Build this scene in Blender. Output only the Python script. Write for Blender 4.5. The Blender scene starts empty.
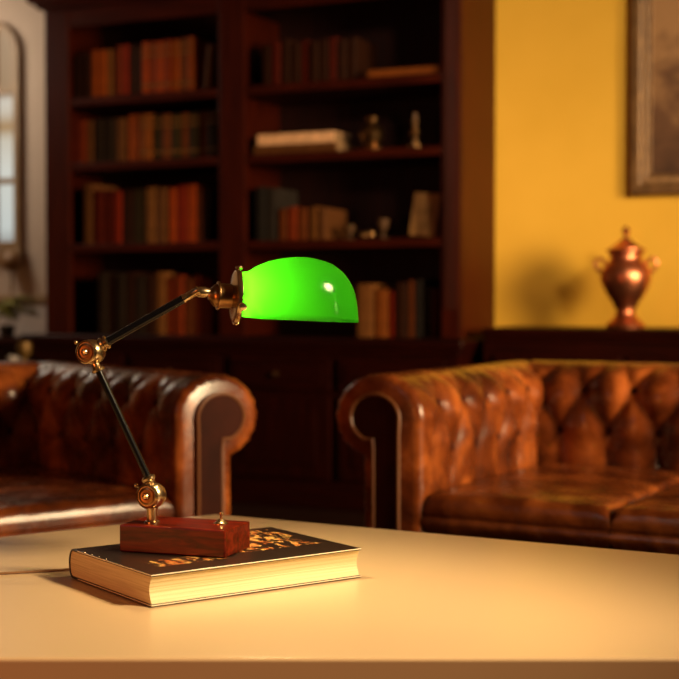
import bpy, bmesh, math, random
from mathutils import Vector, Matrix
random.seed(7)
S = bpy.context.scene
C = S.collection
PI = math.pi
def R(d): return math.radians(d)

# ------------------------------------------------------------------ materials
def mat(name, color=(.5,.5,.5), rough=.5, metal=0, coat=0, spec=.5):
    m = bpy.data.materials.new(name); m.use_nodes = True
    b = m.node_tree.nodes['Principled BSDF']
    b.inputs['Base Color'].default_value = (*color, 1)
    b.inputs['Roughness'].default_value = rough
    b.inputs['Metallic'].default_value = metal
    b.inputs['Coat Weight'].default_value = coat
    b.inputs['Coat Roughness'].default_value = .12
    b.inputs['Specular IOR Level'].default_value = spec
    return m
def nd(m, t, **k):
    n = m.node_tree.nodes.new(t)
    for a, v in k.items(): setattr(n, a, v)
    return n
def ln(m, a, b): m.node_tree.links.new(a, b)
def bsdf(m): return m.node_tree.nodes['Principled BSDF']
def ramp(m, stops):
    r = nd(m, 'ShaderNodeValToRGB')
    e = r.color_ramp.elements
    while len(e) < len(stops): e.new(.5)
    for i, (p, c) in enumerate(stops):
        e[i].position = p; e[i].color = (*c, 1)
    return r
def coords(m, scale=(1,1,1), rot=(0,0,0)):
    tc = nd(m, 'ShaderNodeTexCoord'); mp = nd(m, 'ShaderNodeMapping')
    mp.inputs['Scale'].default_value = scale; mp.inputs['Rotation'].default_value = rot
    ln(m, tc.outputs['Object'], mp.inputs['Vector'])
    return mp.outputs['Vector']
def noise(m, vec, scale, detail=4, rough=.55, dist=0):
    n = nd(m, 'ShaderNodeTexNoise')
    n.inputs['Scale'].default_value = scale; n.inputs['Detail'].default_value = detail
    n.inputs['Roughness'].default_value = rough; n.inputs['Distortion'].default_value = dist
    ln(m, vec, n.inputs['Vector']); return n.outputs['Fac']
def bump(m, fac, strength, dist):
    b = nd(m, 'ShaderNodeBump'); b.inputs['Strength'].default_value = strength
    b.inputs['Distance'].default_value = dist
    ln(m, fac, b.inputs['Height']); ln(m, b.outputs['Normal'], bsdf(m).inputs['Normal'])
def noisy(name, stops, scale, stretch=(1,1,1), rough=.5, metal=0, coat=0, bmp=0, dist=0, detail=4, spec=.5, rot=(0,0,0)):
    m = mat(name, (1,1,1), rough, metal, coat, spec)
    f = noise(m, coords(m, stretch, rot), scale, detail, .55, dist)
    r = ramp(m, stops); ln(m, f, r.inputs['Fac']); ln(m, r.outputs['Color'], bsdf(m).inputs['Base Color'])
    if bmp: bump(m, f, bmp, .01)
    return m

M = {}
M['mahogany'] = noisy('mahogany', [(.3,(.018,.0016,.0002)),(.7,(.046,.0047,.0005))], 6, (8,8,.7), .45, coat=0, spec=.14)
M['mahogany_h'] = noisy('mahogany_along', [(.3,(.018,.0016,.0002)),(.7,(.046,.0047,.0005))], 6, (.7,8,8), .45, coat=0, spec=.14)
M['deep'] = noisy('deep_shaded_mahogany', [(.3,(.008,.0007,.0002)),(.7,(.020,.0018,.0004))], 6, (8,8,.7), .45, spec=.10)  # mahogany with the base cabinet's shade in its colour, shared with the sideboard
M['deep_shade_h'] = noisy('deep_shaded_mahogany_along', [(.3,(.008,.0007,.0002)),(.7,(.020,.0018,.0004))], 6, (.7,8,8), .45, spec=.10)
M['side_wood'] = noisy('side_wood', [(.3,(.034,.0038,.0004)),(.7,(.060,.0075,.0007))], 6, (8,8,.7), .45, coat=0, spec=.14)
M['backboard'] = noisy('backboard', [(.3,(.008,.0012,.0004)),(.7,(.020,.003,.001))], 5, (9,9,.6), .55, spec=.3)
M['yellow'] = noisy('yellow_plaster', [(.3,(.74,.43,.043)),(.7,(.80,.47,.053))], 3, (1,1,1), .75, bmp=.05, spec=.25)
M['cream'] = noisy('cream_plaster', [(.3,(.50,.39,.30)),(.7,(.56,.44,.34))], 3, (1,1,1), .8, spec=.2)
M['dado'] = mat('grey_dado', (.60,.52,.46), .7)
M['floor'] = noisy('floor_boards', [(.3,(.012,.0035,.001)),(.7,(.026,.008,.0025))], 5, (.6,9,1), .35)
M['ceiling'] = mat('ceiling_white', (.55,.48,.38), .9)
# leather: mottled, waxed brown
m = mat('leather', (1,1,1), .30, 0, .18, .34)
v = coords(m)
f1 = noise(m, v, 7, 5, .6, .4)
r = ramp(m, [(.31,(.026,.0045,.001)),(.51,(.125,.0275,.0054)),(.70,(.350,.094,.018))])
ln(m, f1, r.inputs['Fac']); ln(m, r.outputs['Color'], bsdf(m).inputs['Base Color'])
f2 = noise(m, v, 260, 3, .6); bump(m, f2, .12, .003)
f3 = noise(m, v, 22, 4, .6)
rr = ramp(m, [(.3,(.18,.18,.18)),(.75,(.34,.34,.34))]); ln(m, f3, rr.inputs['Fac']); ln(m, rr.outputs['Color'], bsdf(m).inputs['Roughness'])
M['leather'] = m
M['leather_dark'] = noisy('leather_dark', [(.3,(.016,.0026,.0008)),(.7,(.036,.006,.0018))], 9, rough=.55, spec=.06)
M['piping'] = mat('piping_leather', (.14,.05,.015), .4)
# table: satin lacquer
M['table'] = noisy('table_lacquer', [(.3,(.57,.405,.235)),(.7,(.61,.435,.255))], 2, rough=.30, spec=.45)
M['table_edge'] = M['table']
# lamp
M['brass'] = noisy('aged_brass', [(.3,(.40,.285,.15)),(.7,(.58,.43,.25))], 40, rough=.27, metal=1)
M['brass_dark'] = noisy('dark_brass', [(.3,(.22,.115,.045)),(.7,(.36,.20,.08))], 60, rough=.32, metal=1)
M['black'] = mat('black_enamel', (.004,.004,.005), .16, spec=.35)
m = mat('rosewood', (1,1,1), .30, 0, .08, .2)
v = coords(m, (1.2,9,9), (0,.25,.2))
f = noise(m, v, 9, 5, .6, 1.1)
r = ramp(m, [(.30,(.010,.0008,.0004)),(.45,(.060,.0036,.0010)),(.60,(.125,.0090,.002)),(.75,(.20,.022,.005))])
ln(m, f, r.inputs['Fac']); ln(m, r.outputs['Color'], bsdf(m).inputs['Base Color'])
M['rosewood'] = m
# green cased glass
m = bpy.data.materials.new('green_glass'); m.use_nodes = True
nt = m.node_tree; nt.nodes.remove(nt.nodes['Principled BSDF'])
out = nt.nodes['Material Output']
tr = nd(m,'ShaderNodeBsdfTranslucent'); tr.inputs['Color'].default_value = (.095,.38,.046,1)
df = nd(m,'ShaderNodeBsdfDiffuse'); df.inputs['Color'].default_value = (.012,.10,.006,1)
mx = nd(m,'ShaderNodeMixShader'); mx.inputs[0].default_value = .35
ln(m, tr.outputs[0], mx.inputs[1]); ln(m, df.outputs[0], mx.inputs[2])
gl = nd(m,'ShaderNodeBsdfGlossy'); gl.inputs['Roughness'].default_value = .12
fr = nd(m,'ShaderNodeFresnel'); fr.inputs['IOR'].default_value = 1.45
mx2 = nd(m,'ShaderNodeMixShader')
fm = nd(m,'ShaderNodeMath',operation='MULTIPLY'); fm.inputs[1].default_value=.22; ln(m, fr.outputs[0], fm.inputs[0]); ln(m, fm.outputs[0], mx2.inputs[0]); ln(m, mx.outputs[0], mx2.inputs[1]); ln(m, gl.outputs[0], mx2.inputs[2])
ln(m, mx2.outputs[0], out.inputs[0])
M['green'] = m
def emis(name, col, st):
    m = mat(name, (0,0,0), .5)
    bsdf(m).inputs['Emission Color'].default_value = (*col,1); bsdf(m).inputs['Emission Strength'].default_value = st
    return m
M['cord'] = mat('brown_flex', (.20,.10,.04), .7)
M['bulb'] = emis('bulb_glow', (1,.70,.34), 420)
# big book
m = mat('book_cover', (1,1,1), .32, 0, .3)
tc = nd(m,'ShaderNodeTexCoord'); mp = nd(m,'ShaderNodeMapping'); ln(m, tc.outputs['Object'], mp.inputs['Vector'])
mp.inputs['Scale'].default_value = (34,15,10); mp.inputs['Rotation'].default_value=(0,0,.15)
n1 = noise(m, mp.outputs[0], 2.2, 5, .62, .9)
r1 = ramp(m, [(.50,(0,0,0)),(.56,(1,1,1))]); ln(m, n1, r1.inputs['Fac'])
sx = nd(m,'ShaderNodeSeparateXYZ'); ln(m, tc.outputs['Object'], sx.inputs[0])
def box_mask(x0,x1,y0,y1):
    def edge(sock, c, h):
        a = nd(m,'ShaderNodeMath',operation='SUBTRACT'); ln(m, sock, a.inputs[0]); a.inputs[1].default_value = c
        b = nd(m,'ShaderNodeMath',operation='ABSOLUTE'); ln(m, a.outputs[0], b.inputs[0])
        k = nd(m,'ShaderNodeMath',operation='LESS_THAN'); ln(m, b.outputs[0], k.inputs[0]); k.inputs[1].default_value = h
        return k.outputs[0]
    p = nd(m,'ShaderNodeMath',operation='MULTIPLY')
    ln(m, edge(sx.outputs[0],(x0+x1)/2,(x1-x0)/2), p.inputs[0]); ln(m, edge(sx.outputs[1],(y0+y1)/2,(y1-y0)/2), p.inputs[1])
    return p.outputs[0]
a1 = box_mask(-.02,.15,-.055,.095); a2 = box_mask(-.135,-.02,-.080,-.035)
mxx = nd(m,'ShaderNodeMath',operation='MAXIMUM'); ln(m,a1,mxx.inputs[0]); ln(m,a2,mxx.inputs[1])
msk = nd(m,'ShaderNodeMath',operation='MULTIPLY'); ln(m,mxx.outputs[0],msk.inputs[0]); ln(m,r1.outputs['Color'],msk.inputs[1])
gold = nd(m,'ShaderNodeMixRGB'); gold.inputs[1].default_value=(.55,.13,.025,1); gold.inputs[2].default_value=(.85,.50,.14,1)
n2 = noise(m, mp.outputs[0], 3.7, 3); r2 = ramp(m,[(.42,(0,0,0)),(.6,(1,1,1))]); ln(m,n2,r2.inputs['Fac']); ln(m,r2.outputs['Color'],gold.inputs[0])
fin = nd(m,'ShaderNodeMixRGB'); fin.inputs[1].default_value=(.018,.010,.007,1)
ln(m, msk.outputs[0], fin.inputs[0]); ln(m, gold.outputs[0], fin.inputs[2]); ln(m, fin.outputs[0], bsdf(m).inputs['Base Color'])
M['cover_art'] = m
M['pages'] = noisy('page_edges', [(.3,(.52,.40,.20)),(.5,(.66,.54,.29)),(.7,(.74,.62,.36))], 3, (1,4,230), .6, detail=3, bmp=.15)
M['highlight_edge'] = mat('edge_highlight', (.80,.66,.46), .5)  # painted highlight colour for the big book's board edges
M['copper'] = noisy('copper', [(.3,(.58,.185,.085)),(.7,(.76,.28,.14))], 14, rough=.36, metal=1)
M['gilt_frame'] = noisy('gilt_frame', [(.3,(.10,.052,.018)),(.7,(.24,.13,.045))], 30, rough=.4, metal=.35)
M['frame_liner'] = noisy('frame_liner', [(.3,(.22,.12,.05)),(.7,(.34,.20,.085))], 30, rough=.45)
m = mat('old_painting', (1,1,1), .45)
tc = nd(m,'ShaderNodeTexCoord'); mp = nd(m,'ShaderNodeMapping'); ln(m,tc.outputs['Object'],mp.inputs['Vector']); mp.inputs['Scale'].default_value=(3.2,1,5)
n1 = noise(m, mp.outputs[0], 2.3, 5, .6, .5)
sx = nd(m,'ShaderNodeSeparateXYZ'); ln(m,tc.outputs['Object'],sx.inputs[0])
zr = nd(m,'ShaderNodeMapRange'); ln(m,sx.outputs[2],zr.inputs[0]); zr.inputs[1].default_value=0; zr.inputs[2].default_value=.75
ad = nd(m,'ShaderNodeMath',operation='MULTIPLY_ADD'); ln(m,n1,ad.inputs[0]); ad.inputs[1].default_value=1.5; ln(m,zr.outputs[0],ad.inputs[2])
r = ramp(m,[(.42,(.055,.026,.012)),(.75,(.13,.062,.028)),(1.0,(.36,.20,.085))])
sb = nd(m,'ShaderNodeMath',operation='MULTIPLY'); ln(m,ad.outputs[0],sb.inputs[0]); sb.inputs[1].default_value=.68
ln(m,sb.outputs[0],r.inputs['Fac']); ln(m,r.outputs['Color'],bsdf(m).inputs['Base Color']); M['painting'] = m
M['leaf'] = noisy('leaf_green', [(.3,(.16,.16,.03)),(.7,(.28,.26,.05))], 20, rough=.5)
M['pot'] = mat('dark_pot', (.03,.02,.015), .4)
M['white'] = mat('white_china', (.28,.25,.24), .3)
M['bowl'] = mat('tarnished_brass', (.13,.07,.015), .5, .5)
M['pewter'] = mat('pewter', (.075,.036,.015), .5, spec=.15)
M['ornament'] = noisy('brown_carved', [(.3,(.20,.10,.04)),(.7,(.30,.16,.065))], 25, rough=.4)
M['window_frame'] = noisy('window_frame', [(.3,(.23,.14,.065)),(.7,(.33,.21,.10))], 10, rough=.5)
# lit window: daylight outside, a pale sky above a warm facade
m = mat('window_daylight', (.02,.02,.02), .6, spec=.1)
tc = nd(m,'ShaderNodeTexCoord'); sx = nd(m,'ShaderNodeSeparateXYZ'); ln(m,tc.outputs['Object'],sx.inputs[0])
mr = nd(m,'ShaderNodeMapRange'); ln(m,sx.outputs[2],mr.inputs[0]); mr.inputs[1].default_value=0; mr.inputs[2].default_value=1.1
r = ramp(m,[(0,(.30,.29,.27)),(.09,(.62,.66,.62)),(.36,(.72,.72,.64)),(.50,(.66,.60,.48)),(.56,(.42,.24,.09)),(.63,(.66,.58,.46)),(.68,(.70,.64,.54)),(.72,(.38,.24,.13)),(1,(.44,.29,.17))])
ln(m,mr.outputs[0],r.inputs['Fac']); ln(m,r.outputs['Color'],bsdf(m).inputs['Emission Color']); bsdf(m).inputs['Emission Strength'].default_value=.85
M['daylight'] = m
M['bookpage'] = mat('book_pages', (.22,.13,.06), .7)
BK = {}
def bookmat(col):
    if col not in BK:
        c = Vector(col); BK[col] = noisy('book_cloth', [(.3,tuple(c*.8)),(.7,tuple(c*1.2))], 30, rough=.6, spec=.12)
    return BK[col]
M['giltband'] = mat('gilt_band', (.16,.065,.012), .45, .3)

# ------------------------------------------------------------------ mesh helpers
class MB:
    def __init__(s): s.v = []; s.f = []
    def add(s, vs, fs):
        b = len(s.v); s.v += [tuple(x) for x in vs]; s.f += [tuple(i+b for i in f) for f in fs]; return s
    def box(s, x0,x1,y0,y1,z0,z1, mx=None):
        vs = [Vector((x,y,z)) for x in (x0,x1) for y in (y0,y1) for z in (z0,z1)]
        if mx: vs = [mx @ q for q in vs]
        return s.add(vs, [(0,1,3,2),(4,6,7,5),(0,4,5,1),(2,3,7,6),(0,2,6,4),(1,5,7,3)])
    def lathe(s, prof, o=(0,0,0), ax=(0,0,1), seg=32, cap=True):
        o = Vector(o); a = Vector(ax).normalized(); u = a.orthogonal().normalized(); w = a.cross(u)
        n = len(prof); vs = []
        for r_, h in prof:
            for k in range(seg):
                t = 2*PI*k/seg; vs.append(o + a*h + (u*math.cos(t) + w*math.sin(t))*max(r_,1e-5))
        fs = [(i*seg+k, i*seg+(k+1)%seg, (i+1)*seg+(k+1)%seg, (i+1)*seg+k) for i in range(n-1) for k in range(seg)]
        if cap: fs += [tuple(reversed(range(seg))), tuple((n-1)*seg+k for k in range(seg))]
        return s.add(vs, fs)
    def tube(s, pts, r, seg=10, closed=False):
        pts = [Vector(p) for p in pts]; n = len(pts); vs = []; prev = None
        for i, p in enumerate(pts):
            a = pts[(i-1) % n] if (closed or i > 0) else p
            b = pts[(i+1) % n] if (closed or i < n-1) else p
            t = (b-a).normalized()
            if prev is None: u = t.orthogonal().normalized()
            else:
                u = prev - t*prev.dot(t); u.normalize()
            prev = u; w = t.cross(u); rr = r[i] if isinstance(r, (list,tuple)) else r
            for k in range(seg):
                q = 2*PI*k/seg; vs.append(p + (u*math.cos(q)+w*math.sin(q))*rr)
        m = n if closed else n-1
        fs = [(i*seg+k, i*seg+(k+1)%seg, ((i+1)%n)*seg+(k+1)%seg, ((i+1)%n)*seg+k) for i in range(m) for k in range(seg)]
        if not closed: fs += [tuple(reversed(range(seg))), tuple((n-1)*seg+k for k in range(seg))]
        return s.add(vs, fs)
    def prism(s, poly, axis, a, b):
        """poly of 2-D points extruded along axis ('x','y' or 'z') from a to b."""
        def P(p, h): return {'x':(h,p[0],p[1]), 'y':(p[0],h,p[1]), 'z':(p[0],p[1],h)}[axis]
        n = len(poly)
        s.add([P(p,a) for p in poly]+[P(p,b) for p in poly],
              [tuple(range(n)), tuple(reversed(range(n,2*n)))] + [(i,i+n,(i+1)%n+n,(i+1)%n) for i in range(n)])
        return s
    def sphere(s, c, r, sc=(1,1,1), seg=16, rings=10):
        c = Vector(c); vs = [c+Vector((0,0,r*sc[2]))]
        for i in range(1, rings):
            p = PI*i/rings
            for k in range(seg):
                t = 2*PI*k/seg
                vs.append(c+Vector((r*sc[0]*math.sin(p)*math.cos(t), r*sc[1]*math.sin(p)*math.sin(t), r*sc[2]*math.cos(p))))
        vs.append(c-Vector((0,0,r*sc[2]))); L = len(vs)-1
        fs = [(0,1+k,1+(k+1)%seg) for k in range(seg)]
        fs += [(1+i*seg+k, 1+(i+1)*seg+k, 1+(i+1)*seg+(k+1)%seg, 1+i*seg+(k+1)%seg) for i in range(rings-2) for k in range(seg)]
        fs += [(L, 1+(rings-2)*seg+(k+1)%seg, 1+(rings-2)*seg+k) for k in range(seg)]
        return s.add(vs, fs)
    def build(s, name, material, parent=None, smooth=False, bev=0, off=(0,0,0), seg=2, angle=35):
        me = bpy.data.meshes.new(name); o3 = Vector(off)
        me.from_pydata([Vector(v)-o3 for v in s.v], [], s.f); me.update()
        b = bmesh.new(); b.from_mesh(me); bmesh.ops.recalc_face_normals(b, faces=b.faces); b.to_mesh(me); b.free()
        me.materials.append(material)
        if smooth:
            for p in me.polygons: p.use_smooth = True
            me.set_sharp_from_angle(angle=R(angle))
        o = bpy.data.objects.new(name, me); C.objects.link(o)
        if parent: o.parent = parent
        if bev:
            md = o.modifiers.new('Bevel','BEVEL'); md.width = bev; md.segments = seg; md.limit_method='ANGLE'; md.angle_limit = R(40)
        return o
def bx(*a): return MB().box(*a)
def thing(name, label, cat, loc=(0,0,0), rz=0, group=None):
    o = bpy.data.objects.new(name, None); C.objects.link(o); o.empty_display_size = .05
    o.location = loc; o.rotation_euler = (0,0,rz); tag(o, label, cat, group); return o
def tag(o, label, cat, group=None):
    o['label'] = label; o['category'] = cat
    if group: o['group'] = group
    return o
def struct(o, label=None):
    o['kind'] = 'structure'
    if label: o['label'] = label
    return o

# ------------------------------------------------------------------ frames of reference
EYE = .88; F = 1414.0
ANG = -24.4; XB, YB = -.471, 6.2                       # bookcase front plane at its centre stile
EX = Vector((math.cos(R(ANG)), math.sin(R(ANG)),0)); EY = Vector((-math.sin(R(ANG)), math.cos(R(ANG)),0))
def run(px, y=0):
    """distance along the bookcase wall seen in column px, for a plane y behind the bookcase front"""
    k = (px-339.5)/F; x0 = XB+EY.x*y; y0 = YB+EY.y*y
    return (k*y0-x0)/(EX.x-k*EX.y)
def height(py, s, y=0): return EYE-(py-300)*(YB+EY.y*y+EX.y*s)/F
def wloc(s, y, z=0): return Vector((XB,YB,0))+EX*s+EY*y+Vector((0,0,z))
RB = R(ANG)
def put(o):
    o.location = (XB,YB,0); o.rotation_euler = (0,0,RB); return o

# ------------------------------------------------------------------ room (local to the bookcase wall)
WY = .47
S0, S1, YF, HC = -3.4, 8.0, -11.0, 2.9
s_w = -.3
struct(put(bx(S0,S1,YF,WY,-.05,0).build('floor', M['floor'])))
struct(put(bx(S0,S1,YF,WY,HC,HC+.05).build('ceiling', M['ceiling'])))
struct(put(bx(s_w,S1,WY,WY+.1,0,HC).build('wall_back', M['yellow'])), 'warm yellow plaster wall')
struct(put(bx(S1,S1+.1,YF,WY,0,HC).build('wall_right', M['yellow'])))
struct(put(bx(S0-.1,S0,YF,WY,0,HC).build('wall_left', M['cream'])))
struct(put(bx(S0,S1,YF-.1,YF,0,HC).build('wall_front', M['cream'])))
# cream wall, with an opening for the arched window
wx = run(-4, WY); wr = .165; wz0 = height(247, wx, WY); wzs = height(58, wx, WY)
mb = MB(); arc = [(wx+wr*math.cos(t), wzs+wr*math.sin(t)) for t in [PI*i/24 for i in range(25)]]
for y in (WY, WY+.1):
    b = len(mb.v)
    mb.add([(S0,y,0),(wx-wr,y,0),(wx+wr,y,0),(s_w,y,0),(S0,y,HC),(wx-wr,y,HC),(wx+wr,y,HC),(s_w,y,HC),(wx-wr,y,wz0),(wx+wr,y,wz0)],
           [(0,1,5,4),(2,3,7,6),(1,2,9,8)])
    b2 = len(mb.v); n = len(arc)
    mb.add([(p[0],y,p[1]) for p in arc]+[(p[0],y,HC) for p in arc], [(i,i+1,i+1+n,i+n) for i in range(n-1)])
    mb.add([(wx+wr,y,wz0),(wx+wr,y,wzs),(wx+wr,y,HC)],[(0,1,2)])
loop = [(wx-wr,wz0),(wx+wr,wz0)]+arc
n = len(loop); mb.add([(p[0],WY,p[1]) for p in loop]+[(p[0],WY+.1,p[1]) for p in loop], [(i,(i+1)%n,(i+1)%n+n,i+n) for i in range(n)])
struct(put(mb.build('wall_back_left', M['cream'])), 'cream plaster wall beside the bookcase')
# window
win = struct(put(bpy.data.objects.new('window_1', None)), 'arched window with daylight in its panes'); C.objects.link(win)
def arch(r, g=0): return [(wx-r,wz0-g),(wx+r,wz0-g)]+[(wx+r*math.cos(t), wzs+r*math.sin(t)) for t in [PI*i/24 for i in range(25)]]
mb = MB(); A, B = arch(wr+.012,.012), arch(wr-.026,-.026); n = len(A)
for y0, y1 in ((WY-.035, WY+.03),):
    vs = [(p[0],y0,p[1]) for p in A]+[(p[0],y0,p[1]) for p in B]+[(p[0],y1,p[1]) for p in A]+[(p[0],y1,p[1]) for p in B]
    fs = []
    for i in range(n):
        j = (i+1)%n; fs += [(i,j,n+j,n+i),(2*n+i,3*n+i,3*n+j,2*n+j),(i,2*n+i,2*n+j,j),(n+i,n+j,3*n+j,3*n+i)]
    mb.add(vs, fs)
mb.build('frame', M['window_frame'], win, bev=.006)
pz = wz0
pane = MB().prism([(p[0]-wx,p[1]-wz0) for p in arch(wr-.02,-.02)], 'y', 0, .01).build('pane', M['daylight'], win); pane.location=(wx,WY+.02,wz0)
for py in (93, 182): bx(wx-wr+.03,wx+wr-.03,WY-.012,WY+.018,height(py,wx,WY)-.014,height(py,wx,WY)+.014).build('muntin', M['window_frame'], win)
bx(wx-.012,wx+.012,WY-.010,WY+.017,wz0+.03,wzs+wr-.03).build('muntin', M['window_frame'], win)
bx(wx-wr-.03,wx+wr+.03,WY-.05,WY,wz0-.045,wz0-.013).build('sill', M['window_frame'], win, bev=.006)
so = run(13, WY-.05)
# chair rail and dado on the cream wall, baseboard
zr_ = height(299, -1.4, WY)
struct(put(bx(S0,s_w,WY-.02,WY,zr_-.02,zr_+.02).build('trim_1', M['window_frame'], bev=.006)), 'chair rail on the cream wall')
struct(put(bx(S0,s_w,WY-.008,WY,.14,zr_-.02).build('trim_2', M['dado'])), 'grey dado under the chair rail')
struct(put(bx(S0,s_w,WY-.02,WY,0,.14).build('baseboard_left', M['mahogany_h'])))
struct(put(bx(s_w,S1,WY-.02,WY,0,.14).build('baseboard_back', M['mahogany_h'])))

# carved ball ornament hanging below the window
t = thing('wall_ornament', 'round brown carved ball ornament on a thin stem under the arched window', 'ornament', wloc(so, WY-.06, height(261,so,WY)), RB)
MB().lathe([(.0,-.056),(.034,-.046),(.053,-.02),(.056,0),(.052,.02),(.034,.04),(.014,.050),(.0,.052)], seg=24).build('ball', M['ornament'], t, True)
MB().tube([(0,0,-.045),(0,.004,-.10),(0,.0,-.165)], [.009,.006,.008], 8).build('stem', M['ornament'], t, True)
bx(-.02,.02,.03,.06,-.02,.02).build('bracket', M['ornament'], t)

# ------------------------------------------------------------------ bookcase
D = .45
sL, sR = run(46), run(460)                              # outer ends
uL0, uL1 = run(70), run(219); uR0, uR1 = run(245), run(441)
ZC = .722; ZT = 2.135; ZTOP = 2.235
bc = put(thing('bookcase', 'tall dark mahogany bookcase with two bays of books against the wall', 'bookcase'))
bc.location.z = 0
SH = [1.81, 1.512, 1.138]
def fluted(x0, x1, nm):
    o = bx(x0,x1,0,.03,ZC,ZT+.12).build(nm, M['mahogany'], bc, bev=.004)
    return o
# side panels, partition
bx(sL,sL+.03,.03,D,ZC,ZT+.12).build('side_panel', M['mahogany'], bc)
bx(sR-.03,sR,.031,D,ZC,ZT+.12).build('side_panel', M['side_wood'], bc)
mid = (uL1+uR0)/2
bx(mid-.02,mid+.02,.03,D-.02,ZC,ZT+.02).build('partition', M['mahogany'], bc)
fluted(sL,uL0,'stile'); fluted(uL1,uR0,'stile'); st = fluted(uR1,sR,'stile')
for k in range(4):
    x = uR1+.022+k*(sR-uR1-.044)/3
    MB().tube([(x,-.001,ZC+.12),(x,-.001,ZT-.02)], .0065, 8).build('reed', M['mahogany'], st, True)
bx(sL+.03,sR-.03,D-.02,D,ZC,ZT+.12).build('back_panel', M['backboard'], bc)
bx(sL+.001,sR-.001,.002,.028,ZT,ZT+.12).build('header', M['mahogany_h'], bc, bev=.004)
for (a, b) in ((uL0-.06,mid-.02),(mid+.02,uR1+.05)):
    a2, b2 = max(a, sL+.031), min(b, sR-.031)
    for z in SH:
        bx(a2,b2,.032,D-.021,z-.036,z).build('shelf', M['mahogany_h'], bc, bev=.004)
        bx(max(a,uL0+.001) if a < 0 else uR0+.001, uL1-.001 if a < 0 else uR1-.001,.004,.031,z-.038,z).build('shelf_lip', M['mahogany_h'], bc, bev=.004)
# stepped cornice
def cornice():
    mb = MB(); n = 7; vs = []
    prof = [(0,ZT+.085),(.022,ZT+.09),(.028,ZT+.105),(.05,ZT+.115),(.062,ZT+.14),(.078,ZT+.20),(.078,ZT+.25)]
    for d, z in prof: vs += [(sL-d,D,z),(sL-d,-d,z),(sR+d,-d,z),(sR+d,D,z)]
    fs = [(i*4+k,i*4+k+1,i*4+k+5,i*4+k+4) for i in range(6) for k in range(3)]+[(24,25,26,27),(3,2,1,0)]
    fs += [(i*4+3,i*4,i*4+4,i*4+7) for i in range(6)]
    return mb.add(vs, fs)
cornice().build('cornice', M['mahogany_h'], bc, True, angle=25)
# base cabinet
FX0, FX1, FY = sL-.07, sR+.05, -.11
cb = put(thing('base_cabinet', 'dark mahogany base cabinet with panelled doors under the bookcase', 'cabinet'))
bx(FX0+.03,FX1-.03,FY+.03,D,.10,ZC-.065).build('carcass', M['deep'], cb)
bx(FX0+.015,FX1-.015,FY+.012,D,0,.10).build('plinth', M['deep_shade_h'], cb, bev=.006)
bx(FX0,FX1,FY-.005,D,ZC-.04,ZC).build('top', M['deep_shade_h'], cb, bev=.012, seg=3)
bx(FX0+.015,FX1-.015,FY+.012,D-.01,ZC-.066,ZC-.041).build('moulding', M['deep_shade_h'], cb, bev=.008)
nd_ = 4; wd = (FX1-FX0-.12)/nd_
for k in range(nd_):
    a = FX0+.06+k*wd+.02; b = FX0+.06+(k+1)*wd-.02
    if k == 1: b -= .02
    dr = bx(a,b,FY+.012,FY+.029,.50,.635).build('drawer', M['deep_shade_h'], cb, bev=.004)
    bx(a+.03,b-.03,FY+.006,FY+.0115,.522,.613).build('panel', M['deep_shade_h'], dr, bev=.004)
    MB().lathe([(.005,0),(.006,.012),(.013,.018),(.014,.024),(.0,.030)],((a+b)/2,FY+.005,.567),(0,-1,0),16).build('knob', M['brass_dark'], dr, True)
    do = bx(a,b,FY+.012,FY+.029,.125,.475).build('door', M['deep'], cb, bev=.004)
    bx(a+.06,b-.06,FY+.005,FY+.0115,.185,.415).build('panel', M['deep'], do, bev=.005)
    kx = b-.035 if k % 2 else a+.035
    MB().lathe([(.005,0),(.006,.012),(.013,.018),(.015,.024),(.0,.032)],(kx,FY+.011,.315),(0,-1,0),16).build('knob', M['brass'], do, True)

# ------------------------------------------------------------------ books in the bookcase
TONE = {'dark brown':(.030,.013,.006),'orange brown':(.30,.095,.020),'tan':(.36,.20,.075),'red brown':(.20,.045,.013),
        'orange':(.36,.085,.015),'dark red':(.085,.013,.006),'grey brown':(.14,.085,.045),'charcoal':(.035,.028,.022),
        'dark green':(.035,.036,.020),'red':(.22,.028,.010),'cream':(.50,.36,.21),'blue grey':(.085,.095,.10),'slate':(.05,.06,.065),
        'brown':(.15,.060,.022),'gold brown':(.24,.105,.028)}
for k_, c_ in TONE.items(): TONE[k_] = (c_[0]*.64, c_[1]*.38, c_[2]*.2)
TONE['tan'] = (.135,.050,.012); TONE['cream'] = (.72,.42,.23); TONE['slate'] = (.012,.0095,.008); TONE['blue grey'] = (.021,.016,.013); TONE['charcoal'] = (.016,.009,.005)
ORD = ['first','second','third','fourth','fifth','sixth','seventh','eighth','ninth','tenth','eleventh','twelfth','thirteenth','fourteenth',
       'fifteenth','sixteenth','seventeenth','eighteenth']
def book_mesh(w, h, d, tone, parent_loc, label, group, lean=0, bands=False):
    """upright book; origin at the spine's lower left corner, spine towards the room"""
    mb = MB(); c = .003
    poly = [(0,0),(w*.25,-.004),(w*.75,-.004),(w,0),(w,d),(w-c,d),(w-c,.006),(c,.006),(c,d),(0,d)]
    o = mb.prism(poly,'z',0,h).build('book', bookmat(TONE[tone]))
    bx(c+.0002,w-c-.0002,.0065,d-.005,.004,h-.004).build('pages', M['bookpage'], o)
    if bands:
        for q in (.16,.72,.86):
            bx(.001,w-.001,-.0055,-.001,h*q,h*q+.012).build('gilt_band', M['giltband'], o)
    o.location = parent_loc; o.rotation_euler = (0,lean,RB)
    return tag(o, label, 'book', group)
YS = .07
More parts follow.
